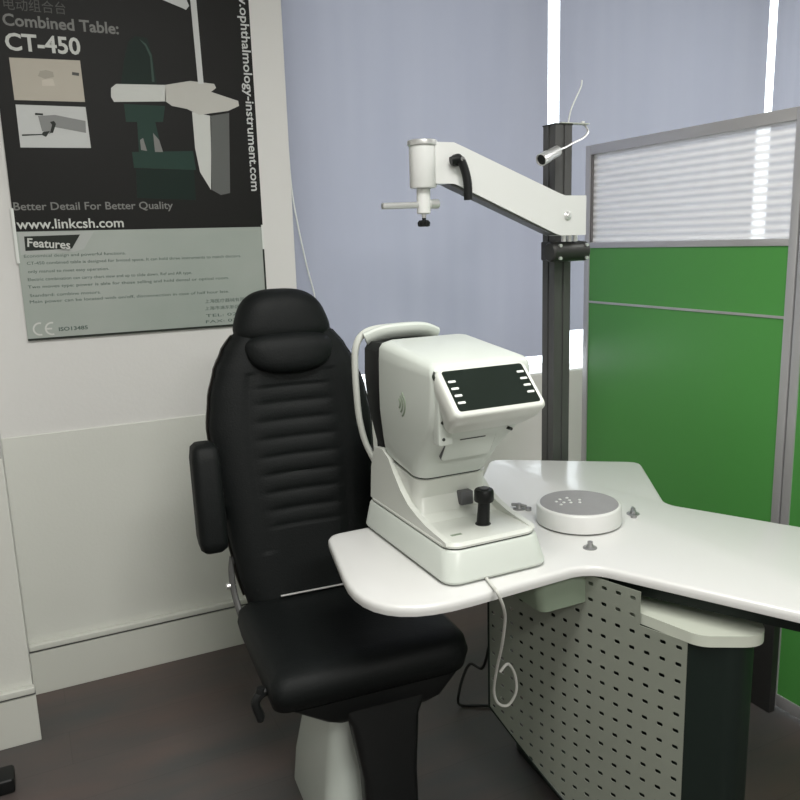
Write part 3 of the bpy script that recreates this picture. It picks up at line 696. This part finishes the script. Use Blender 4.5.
# forehead frame
fa = [(0.790, 1.745, 0.905), (0.772, 1.775, 0.960), (0.755, 1.79, 1.01), (0.742, 1.79, 1.07), (0.735, 1.785, 1.14), (0.732, 1.78, 1.21), (0.734, 1.775, 1.250), (0.747, 1.77, 1.278), (0.778, 1.765, 1.293),
      (0.845, 1.765, 1.296)]
mir = [(1.690-x, y, z) for x, y, z in fa[:-1]][::-1]
bm = new_bm(); tube(bm, fa+mir, (0.007, 0.011), 14, 6, flat=(1, 0, 0)); ff = iob('forehead_frame', bm, 'white2', sharp=60)
bm = new_bm(); tube(bm, [(0.752, 1.755, 1.270), (0.79, 1.745, 1.284), (0.845, 1.74, 1.288), (0.90, 1.745, 1.284), (0.938, 1.755, 1.270)], (0.016, 0.024), 14, 6); iob('forehead_rest', bm, 'white', ff)
bm = new_bm(); loft(bm, [RS(xa, 1.690-xa, 1.662, 1.765-yy, z, 0.02) for z, xa, yy in ((.95, .785, .03), (1.02, .765, .012), (1.10, .752, 0), (1.18, .744, 0), (1.25, .746, 0), (1.268, .760, 0))]); iob('dark_face_shield', bm, 'blackp')
bm = new_bm(); tube(bm, [(0.78, 1.72, 0.96), (0.845, 1.765, 0.985), (0.91, 1.72, 0.96)], 0.012, 12); iob('chin_rest', bm, 'white2')
bm = new_bm(); box(bm, 0.80, 0.89, 1.715, 1.755, 0.86, 0.975, 0.01, 3); iob('chin_rest_support', bm, 'white2')
# deck: joystick, square button
js = (0.872, 1.418, .886)
bm = new_bm(); lathe(bm, [(0, 0), (0.0175, 0), (0.0165, 0.0015), (0, 0.0018)], js, 28); iob('joystick_well', bm, 'blackp')
bm = new_bm(); d = Vector((0.004, 0.0, 0.06)); cyl(bm, js, Vector(js)+d, 0.0145, 24, 0.0130)
lathe(bm, [(0.0125, 0.050), (0.0205, 0.052), (0.0220, 0.055), (0.0215, 0.075), (0.019, 0.079), (0.0, 0.081)], Vector(js)+Vector((0.003, 0, 0)), 30)
jo = iob('joystick', bm, 'blackp')
bm = new_bm(); cyl(bm, Vector(js)+Vector((0.004, 0, .080)), Vector(js)+Vector((0.004, 0, .0825)), 0.010, 20); iob('joystick_button', bm, 'btn', jo)
bm = new_bm(); box(bm, 0.860, 0.891, 1.490, 1.513, 0.908, 0.939, 0.002, 2); iob('square_button', bm, 'btn', label='dark grey square button')
bm = new_bm(); box(bm, 0.775, 0.800, 1.385, 1.393, 0.886, 0.8866, 0); iob('deck_print', bm, 'bracket')
# power cord over the table edge
bm = new_bm()
tube(bm, [(0.83, 1.36, 0.806), (0.815, 1.30, 0.805), (0.808, 1.272, 0.806), (0.7997, 1.2500, 0.8089), (0.8170, 1.2550, 0.7726), (0.8445, 1.2900, 0.7197), (0.8692, 1.3400, 0.6326), (0.8943, 1.4000, 0.5404), (0.9174, 1.4500, 0.4514), (0.9348, 1.4600, 0.4065), (0.9633, 1.4600, 0.3925), (0.9798, 1.4500, 0.4278), (0.9702, 1.4400, 0.4806), (0.9439, 1.4300, 0.5215), (0.9216, 1.4300, 0.5073)], 0.0034, 10, 8)
iob('power_cord', bm, 'cord_w', label='white cord hanging over the table edge')

# ------------------------------------------------------------------ pole with overhead arm
PC = Vector((1.547, 2.060, 0)); h = 0.031
po = thing('equipment_pole', 'dark grey upright pole carrying a white overhead arm, behind the table', 'pole', tuple(PC))
def pob(name, bm, m, parent=None, **kw):
    for v in bm.verts: v.co -= PC
    return obj(name, bm, m, parent or po, **kw)
bm = new_bm()
def prof_pts():
    g = 0.004; s = 0.008; P = []
    base = [(-h, -h), (-s/2, -h), (-s/2, -h+g), (s/2, -h+g), (s/2, -h), (h, -h)]
    for k in range(4):
        a = k*PI/2
        for x, y in base[:-1]: P.append((PC.x+x*math.cos(a)-y*math.sin(a), PC.y+x*math.sin(a)+y*math.cos(a)))
    return P
pp = prof_pts(); loft(bm, [[(x, y, z) for x, y in pp] for z in (0.0, 1.832)])
pob('post', bm, 'pole', smooth=False)
bm = new_bm(); box(bm, PC.x-h-0.002, PC.x+h+0.002, PC.y-h-0.002, PC.y+h+0.002, 1.832, 1.836, 0.001); pob('top_cap', bm, 'clamp')
bm = new_bm(); box(bm, PC.x-0.01, PC.x+0.095, PC.y-0.035, PC.y-0.005, 1.836, 1.8385, 0.0008); pob('cap_plate', bm, 'slab', label='thin pale plate sticking out to the right of the pole top')
bm = new_bm(); box(bm, PC.x-0.09, PC.x+0.09, PC.y-0.09, PC.y+0.09, 0.0, 0.012, 0.004); pob('base_plate', bm, 'clamp')
# clamp
bm = new_bm(); box(bm, PC.x-0.034, PC.x+0.040, 1.985, PC.y+0.038, 1.428, 1.488, 0.006, 2); cl = pob('clamp', bm, 'clamp')
bm = new_bm(); cyl(bm, (1.448, 1.965, 1.457), (1.582, 1.965, 1.457), 0.030, 28, bev=0.005); pob('clamp_barrel', bm, 'clamp', cl)
for x, z in ((1.470, 1.475), (1.470, 1.438), (1.568, 1.475), (1.568, 1.437)):
    bm = new_bm(); cyl(bm, (x, 1.942, z), (x, 1.935, z), 0.005, 14); pob('clamp_screw', bm, 'chrome', cl)
# arm
AE = (1.565, 1.950); AH = (1.022, 1.950)
arm_prof = [(1.548, 1.618), (1.548, 1.504), (1.458, 1.504), (1.436, 1.511), (1.108, 1.648), (1.098, 1.650), (1.045, 1.650), (1.045, 1.757), (1.102, 1.757), (1.130, 1.747), (1.452, 1.624), (1.472, 1.618)]
bm = new_bm(); prism(bm, arm_prof, lambda u, v, d: (u, d, v), 1.920, 1.975); bevel_all(bm, 0.004, 2, 12)
ar = pob('overhead_arm', bm, 'armw', label='white slanting overhead arm')
bm = new_bm(); prism(bm, [(1.436, 1.506), (1.450, 1.5065), (1.106, 1.650), (1.085, 1.650), (1.102, 1.642)], lambda u, v, d: (u, d, v), 1.926, 1.969); pob('arm_underside', bm, 'pole', ar)
bm = new_bm(); lathe(bm, [(0, 0), (0.013, 0), (0.013, 0.002), (0.010, 0.005), (0.0, 0.006)], (1.480, 1.920, 1.560), 24, along((0, -1, 0)))
lathe(bm, [(0, 0.006), (0.006, 0.006), (0.006, 0.009), (0, 0.010)], (1.480, 1.920, 1.560), 6, along((0, -1, 0)))
pob('pivot_bolt', bm, 'chrome', ar)
for x in (1.490, 1.511, 1.532):
    bm = new_bm(); cyl(bm, (x, 1.95, 1.486), (x, 1.95, 1.508), 0.0075, 16); pob('pivot_spacer', bm, 'chrome', ar)
bm = new_bm(); lathe(bm, [(0, 1.640), (0.034, 1.640), (0.036, 1.643), (0.036, 1.750), (0, 1.750)], (AH[0], AH[1], 0), 40); pob('arm_head', bm, 'armw', ar)
bm = new_bm(); lathe(bm, [(0, 1.750), (0.040, 1.750), (0.041, 1.753), (0.040, 1.762), (0.036, 1.764), (0, 1.764)], (AH[0], AH[1], 0), 40); pob('head_ring', bm, 'chrome', ar)
bm = new_bm(); cyl(bm, (AH[0], AH[1], 1.572), (AH[0], AH[1], 1.641), 0.0185, 28, bev=0.003); pob('spindle', bm, 'armw', ar)
bm = new_bm(); cyl(bm, (0.898, 1.950, 1.594), (1.005, 1.950, 1.596), 0.0085, 18, bev=0.002); cyl(bm, (1.038, 1.950, 1.598), (1.068, 1.950, 1.599), 0.013, 18, bev=0.003)
pob('cross_rod', bm, 'chrome', ar)
bm = new_bm()
lathe(bm, [(0, 0), (0.005, 0), (0.006, 0.010), (0, 0.012)], (AH[0], AH[1], 1.556), 16)
for k in range(5):
    a = k*2*PI/5; lathe(bm, [(0, -0.012), (0.008, -0.010), (0.009, 0.0), (0.004, 0.006), (0, 0.006)], (AH[0]+0.009*math.cos(a), AH[1]+0.009*math.sin(a), 1.550), 12)
pob('star_knob', bm, 'blackp', ar)
cyl_b = new_bm(); cyl(cyl_b, (AH[0], AH[1], 1.562), (AH[0], AH[1], 1.574), 0.006, 14); pob('knob_stem', cyl_b, 'chrome', ar)
# ratchet lever
bm = new_bm(); cyl(bm, (1.104, 1.921, 1.710), (1.104, 1.898, 1.710), 0.016, 22, bev=0.004)
tube(bm, [(1.080, 1.900, 1.706), (1.104, 1.896, 1.711), (1.116, 1.893, 1.690), (1.124, 1.890, 1.655), (1.126, 1.890, 1.625), (1.126, 1.890, 1.605)], (0.0105, 0.012), 14, 6)
lv = pob('ratchet_lever', bm, 'blackp', ar)
bm = new_bm(); cyl(bm, (1.108, 1.889, 1.711), (1.108, 1.884, 1.711), 0.006, 14); pob('lever_cap', bm, 'steel', lv)
# small chrome spotlight on a thin stalk
lp = thing('spotlight', 'tiny chrome spotlight on a bent stalk at the top of the pole', 'lamp', (1.61, 2.045, 1.8385))
LO = Vector((1.61, 2.045, 1.8385))
def lob(name, bm, m, parent=None, **kw):
    for v in bm.verts: v.co -= LO
    return obj(name, bm, m, parent or lp, **kw)
a = Vector((1.4138, 1.9600, 1.7202)); b = Vector((1.4963, 1.9850, 1.7525))
bm = new_bm(); dd = (b-a).normalized(); L = (b-a).length
lathe(bm, [(0, 0.010), (0.0145, 0.008), (0.0155, 0), (0.018, 0), (0.018, L*0.35), (0.016, L*0.4), (0.016, L*0.9), (0.010, L), (0, L)], a, 28, along(dd)); lob('lamp_head', bm, 'chrome')
bm = new_bm(); lathe(bm, [(0, 0.004), (0.015, 0.004), (0.015, 0.007), (0, 0.007)], a, 20, along(dd)); lob('lens', bm, 'blackp')
bm = new_bm(); tube(bm, [b, Vector((1.5294, 1.9950, 1.7629)), Vector((1.5629, 2.0050, 1.7763)), Vector((1.6122, 2.0200, 1.7939)), Vector((1.6389, 2.0300, 1.8164)), (1.63, 2.045, 1.842)], 0.0032, 10, 8); lob('stalk', bm, 'chrome')
bm = new_bm(); cyl(bm, (1.63, 2.045, 1.8385), (1.63, 2.045, 1.846), 0.007, 16); lob('stalk_foot', bm, 'chrome')
wr = thing('thin_wire', 'thin white wire standing up from the pole top', 'wire', (1.585, 2.04, 1.8385))
bm = new_bm(); q0 = Vector((1.575, 2.045, 1.8385)); tube(bm, [q0, Vector((1.5850, 2.0450, 1.8778)), Vector((1.6033, 2.0450, 1.9133)), Vector((1.6217, 2.0450, 1.9459)), Vector((1.6251, 2.0450, 1.9662))], 0.0022, 8, 6)
for v in bm.verts: v.co -= Vector((1.585, 2.04, 1.8385))
obj('wire', bm, 'label', wr)

# ------------------------------------------------------------------ patient chair
CH = Vector((0.672, 1.78, 0)); CR = -0.070
ch = thing('examination_chair', 'black leather patient chair with tall ribbed back and headrest', 'chair', tuple(CH), CR)
def lin(t, T):
    for (a, va), (b, vb) in zip(T, T[1:]):
        if t <= b:
            k = (t-a)/(b-a); k = k*k*(3-2*k)*0.4+k*0.6; return va+(vb-va)*k
    return T[-1][1]
WL = [(.53, .175), (.62, .195), (.75, .213), (.90, .228), (1.02, .232), (1.10, .220), (1.17, .198), (1.22, .172), (1.27, .135), (1.30, .10), (1.33, .05)]
XO = -0.030
def yb(z): return 0.225+(z-0.55)*0.20
def back_shape(bm, grow=0.0, front=0.060, back=0.045, ridges=True, yo=0.0, z0=.53, z1=1.33, nz=150, nt=96, p=0.42):
    rings = []
    for j in range(nz+1):
        z = z0+(z1-z0)*j/nz; w = lin(z, WL)+grow
        endk = min(1, (z-z0)/0.03+0.25, (z1-z)/0.03+0.25); endk = max(endk, .25)
        r = []
        for i in range(nt):
            t = 2*PI*i/nt; cx, sy = math.cos(t), math.sin(t)
            x = w*math.copysign(abs(cx)**0.55, cx); yy = math.copysign(abs(sy)**0.75, sy)
            dpt = back if yy > 0 else front
            y = yy*dpt*(0.55+0.45*endk)
            if ridges and yy < 0:
                u = x/w
                # central ribbed zone between raised side bolsters
                zone = max(0.0, 1-(abs(u)/0.50)**6)
                zz = (z-0.745)/0.0475
                if 0 <= zz <= 8 and zone > 0:
                    f = zz-math.floor(zz)
                    y += zone*(0.007*(1-abs(math.sin(PI*f))**0.55))
                # soft trough between bolsters and middle
                y += 0.005*math.exp(-((abs(u)-0.56)/0.05)**2)*(1 if 0.68 < z < 1.16 else 0)*min(1, abs(yy)*1.5)
                y += 0.010*math.exp(-(u/0.45)**2)
            r.append(bm.verts.new((x+XO, yb(z)+yo+y, z)))
        rings.append(r)
    for a, b in zip(rings, rings[1:]):
        for k in range(nt): bm.faces.new((a[k], a[(k+1) % nt], b[(k+1) % nt], b[k]))
    bm.faces.new(rings[0][::-1]); bm.faces.new(rings[-1])
bm = new_bm(); back_shape(bm); obj('backrest', bm, 'leather', ch, sharp=60)
bm = new_bm(); back_shape(bm, 0.006, -0.02, 0.095, False, 0.0, .56, 1.26, 40, 48); obj('back_shell', bm, mat('brown_black_shell', (0.022, 0.019, 0.016), 0.5), ch, sharp=60)
# headrest
def pillow(bm, c, hx, hy, hz, e=0.6, tilt=0.0, nt=48, nz=24, taper=0.0, ex=0.6):
    rings = []
    for j in range(nz+1):
        ph = -PI/2+PI*j/nz; cz = math.copysign(abs(math.sin(ph))**e, math.sin(ph)); cr = max(abs(math.cos(ph))**e, 0.02)
        r = []
        for i in range(nt):
            t = 2*PI*i/nt; x = hx*(1-taper*cz)*cr*math.copysign(abs(math.cos(t))**ex, math.cos(t)); y = hy*cr*math.copysign(abs(math.sin(t))**0.8, math.sin(t)); z = hz*cz
            r.append(bm.verts.new((c[0]+x, c[1]+y+z*tilt, c[2]+z)))
        rings.append(r)
    for a, b in zip(rings, rings[1:]):
        for k in range(nt): bm.faces.new((a[k], a[(k+1) % nt], b[(k+1) % nt], b[k]))
    bm.faces.new(rings[0][::-1]); bm.faces.new(rings[-1])
hc = (XO-0.002, yb(1.31)-0.005, 1.307)
bm = new_bm(); pillow(bm, hc, 0.128, 0.068, 0.075, 0.66, 0.2, taper=0.22); obj('headrest', bm, 'leather', ch, sharp=80)
bm = new_bm(); pillow(bm, (XO+0.002, yb(1.215)-0.048, 1.212), 0.120, 0.048, 0.056, 0.75, 0.2, taper=-0.12, ex=0.75); obj('neck_pillow', bm, 'leather', ch, sharp=80)
# seat
bm = new_bm()
def S(x0, x1, y0, y1, z, r, bul=0): return [(x, y, z) for x, y in rrect(x0, x1, y0, y1, r, 8)]
loft(bm, [S(-.225, .235, -.205, .20, .462, (.05, .04, .04, .03)), S(-.238, .252, -.232, .21, .472, (.06, .04, .04, .035)), S(-.245, .260, -.245, .215, .51, (.07, .04, .04, .035)), S(-.240, .254, -.238, .212, .538, (.07, .04, .04, .035)), S(-.222, .235, -.215, .20, .552, (.06, .03, .03, .03)), S(-.18, .175, -.17, .17, .557, .04), S(-.10, .10, -.10, .10, .552, .04)])
obj('seat', bm, 'leather', ch, sharp=60)
bm = new_bm()
loft(bm, [S(-.09, .16, -.19, .12, .385, .02), S(-.12, .18, -.215, .16, .41, .02), S(-.205, .22, -.228, .19, .467, .02)])
obj('seat_pan', bm, 'blackp', ch)
bm = new_bm(); tube(bm, [(-.125, .168, .566), (0.0, .168, .566), (.17, .168, .566)], (0.003, 0.004), 8, 2); obj('chrome_strip', bm, 'chrome', ch, label='thin chrome strip where seat meets back')
# side frame on the left
bm = new_bm(); tube(bm, [(-.232, .262, .665), (-.240, .250, .62), (-.238, .225, .56), (-.225, .17, .50), (-.20, .10, .465)], 0.009, 10, 6); obj('side_frame', bm, 'pole', ch)
bm = new_bm(); cyl(bm, (-.258, .242, .590), (-.232, .242, .590), 0.008, 16, bev=0.002); obj('side_bolt', bm, 'chrome', ch)
# folded-up armrests
for sx in (-1, 1):
    xa = XO+sx*0.262
    bm = new_bm(); loft(bm, [[(x, y+(z-.7)*0.15, z) for x, y in rrect(xa-w_, xa+w_, .175-d_, .175+d_, min(w_, d_)*0.6, 6)] for z, w_, d_ in ((.728, .024, .034), (.738, .034, .046), (.76, .037, .050), (.965, .036, .048), (.993, .032, .042), (1.003, .022, .03))])
    am = obj('armrest', bm, 'leather', ch, sharp=60)
    bm = new_bm(); cyl(bm, (xa-sx*0.03, .24, .795), (XO+sx*0.22, .27, .795), 0.014, 18); cyl(bm, (xa-sx*0.03, .24, .795), (xa-sx*0.045, .24, .795), 0.022, 18); obj('armrest_pivot', bm, 'blackp', am)
# pedestal and front leg panel
bm = new_bm()
loft(bm, [[(x, y, z) for x, y in rrect(-w_+.012, w_+.012, -l_, m_, r_, 6)] for z, w_, l_, m_, r_ in ((0.0, .130, .16, .22, .05), (.10, .122, .155, .21, .05), (.22, .105, .135, .18, .05), (.30, .088, .115, .14, .045), (.36, .070, .095, .11, .04), (.385, .048, .06, .07, .03))])
obj('pedestal_cover', bm, 'shell', ch, sharp=60, label='pale grey glossy pedestal cover')
bm = new_bm(); cyl(bm, (0.01, 0, .34), (0.01, 0, .40), 0.055, 32); obj('pedestal_post', bm, 'steel', ch)
bm = new_bm()
loft(bm, [[(x, y, z) for x, y in rrect(-w_+.030, w_+.030, y0, y1, .018, 5)] for z, w_, y0, y1 in ((.03, .066, -.26, -.20), (.25, .068, -.245, -.185), (.38, .085, -.225, -.16), (.45, .12, -.215, -.12))])
obj('front_leg_panel', bm, 'blackp', ch)
bm = new_bm(); box(bm, -.12, .18, -.52, -.22, .02, .045, .008, 2); obj('footrest', bm, 'blackp', ch)
bm = new_bm(); tube(bm, [(-.15, -.14, .470), (-.21, -.16, .495), (-.250, -.165, .497), (-.270, -.168, .478), (-.262, -.170, .442)], 0.011, 10, 6)
lathe(bm, [(0, -.014), (.008, -.012), (.011, 0), (.008, .012), (0, .014)], (-.262, -.170, .442), 14); lathe(bm, [(0, -.012), (.010, -.010), (.012, 0), (.009, .010), (0, .012)], (-.256, -.165, .500), 14)
obj('height_lever', bm, 'blackp', ch)

# ------------------------------------------------------------------ small things
bc = thing('power_cable', 'black cable looping on the floor under the table, left of the perforated panel', 'cable', (1.1, 1.95, 0))
bm = new_bm()
tube(bm, [(v[0]-1.1, v[1]-1.95, max(v[2], 0.006)) for v in ((1.06, 1.72, .70), (1.1339, 1.8000, 0.4223), (1.1817, 1.9000, 0.2669), (1.1900, 1.9500, 0.1789), (1.1760, 2.0000, 0.1715), (1.1457, 2.0000, 0.1241), (1.1298, 2.0000, 0.0584), (1.166, 2.04, .006), (1.20, 2.02, .006), (1.245, 1.99, .008), (1.30, 1.93, .006), (1.34, 1.90, 0.006))], 0.0048, 10, 8)
obj('cable', bm, 'cord_b', bc)
bm = new_bm(); box(bm, -0.27, -0.155, 2.28, 2.36, 0.0, 0.045, 0.010, 3)
for v in bm.verts: v.co -= Vector((-0.21, 2.32, 0))
fo = obj('black_foot', bm, 'blackp'); fo.location = (-0.21, 2.32, 0); tag(fo, 'small black plastic foot on the floor at the bottom left corner', 'furniture foot')
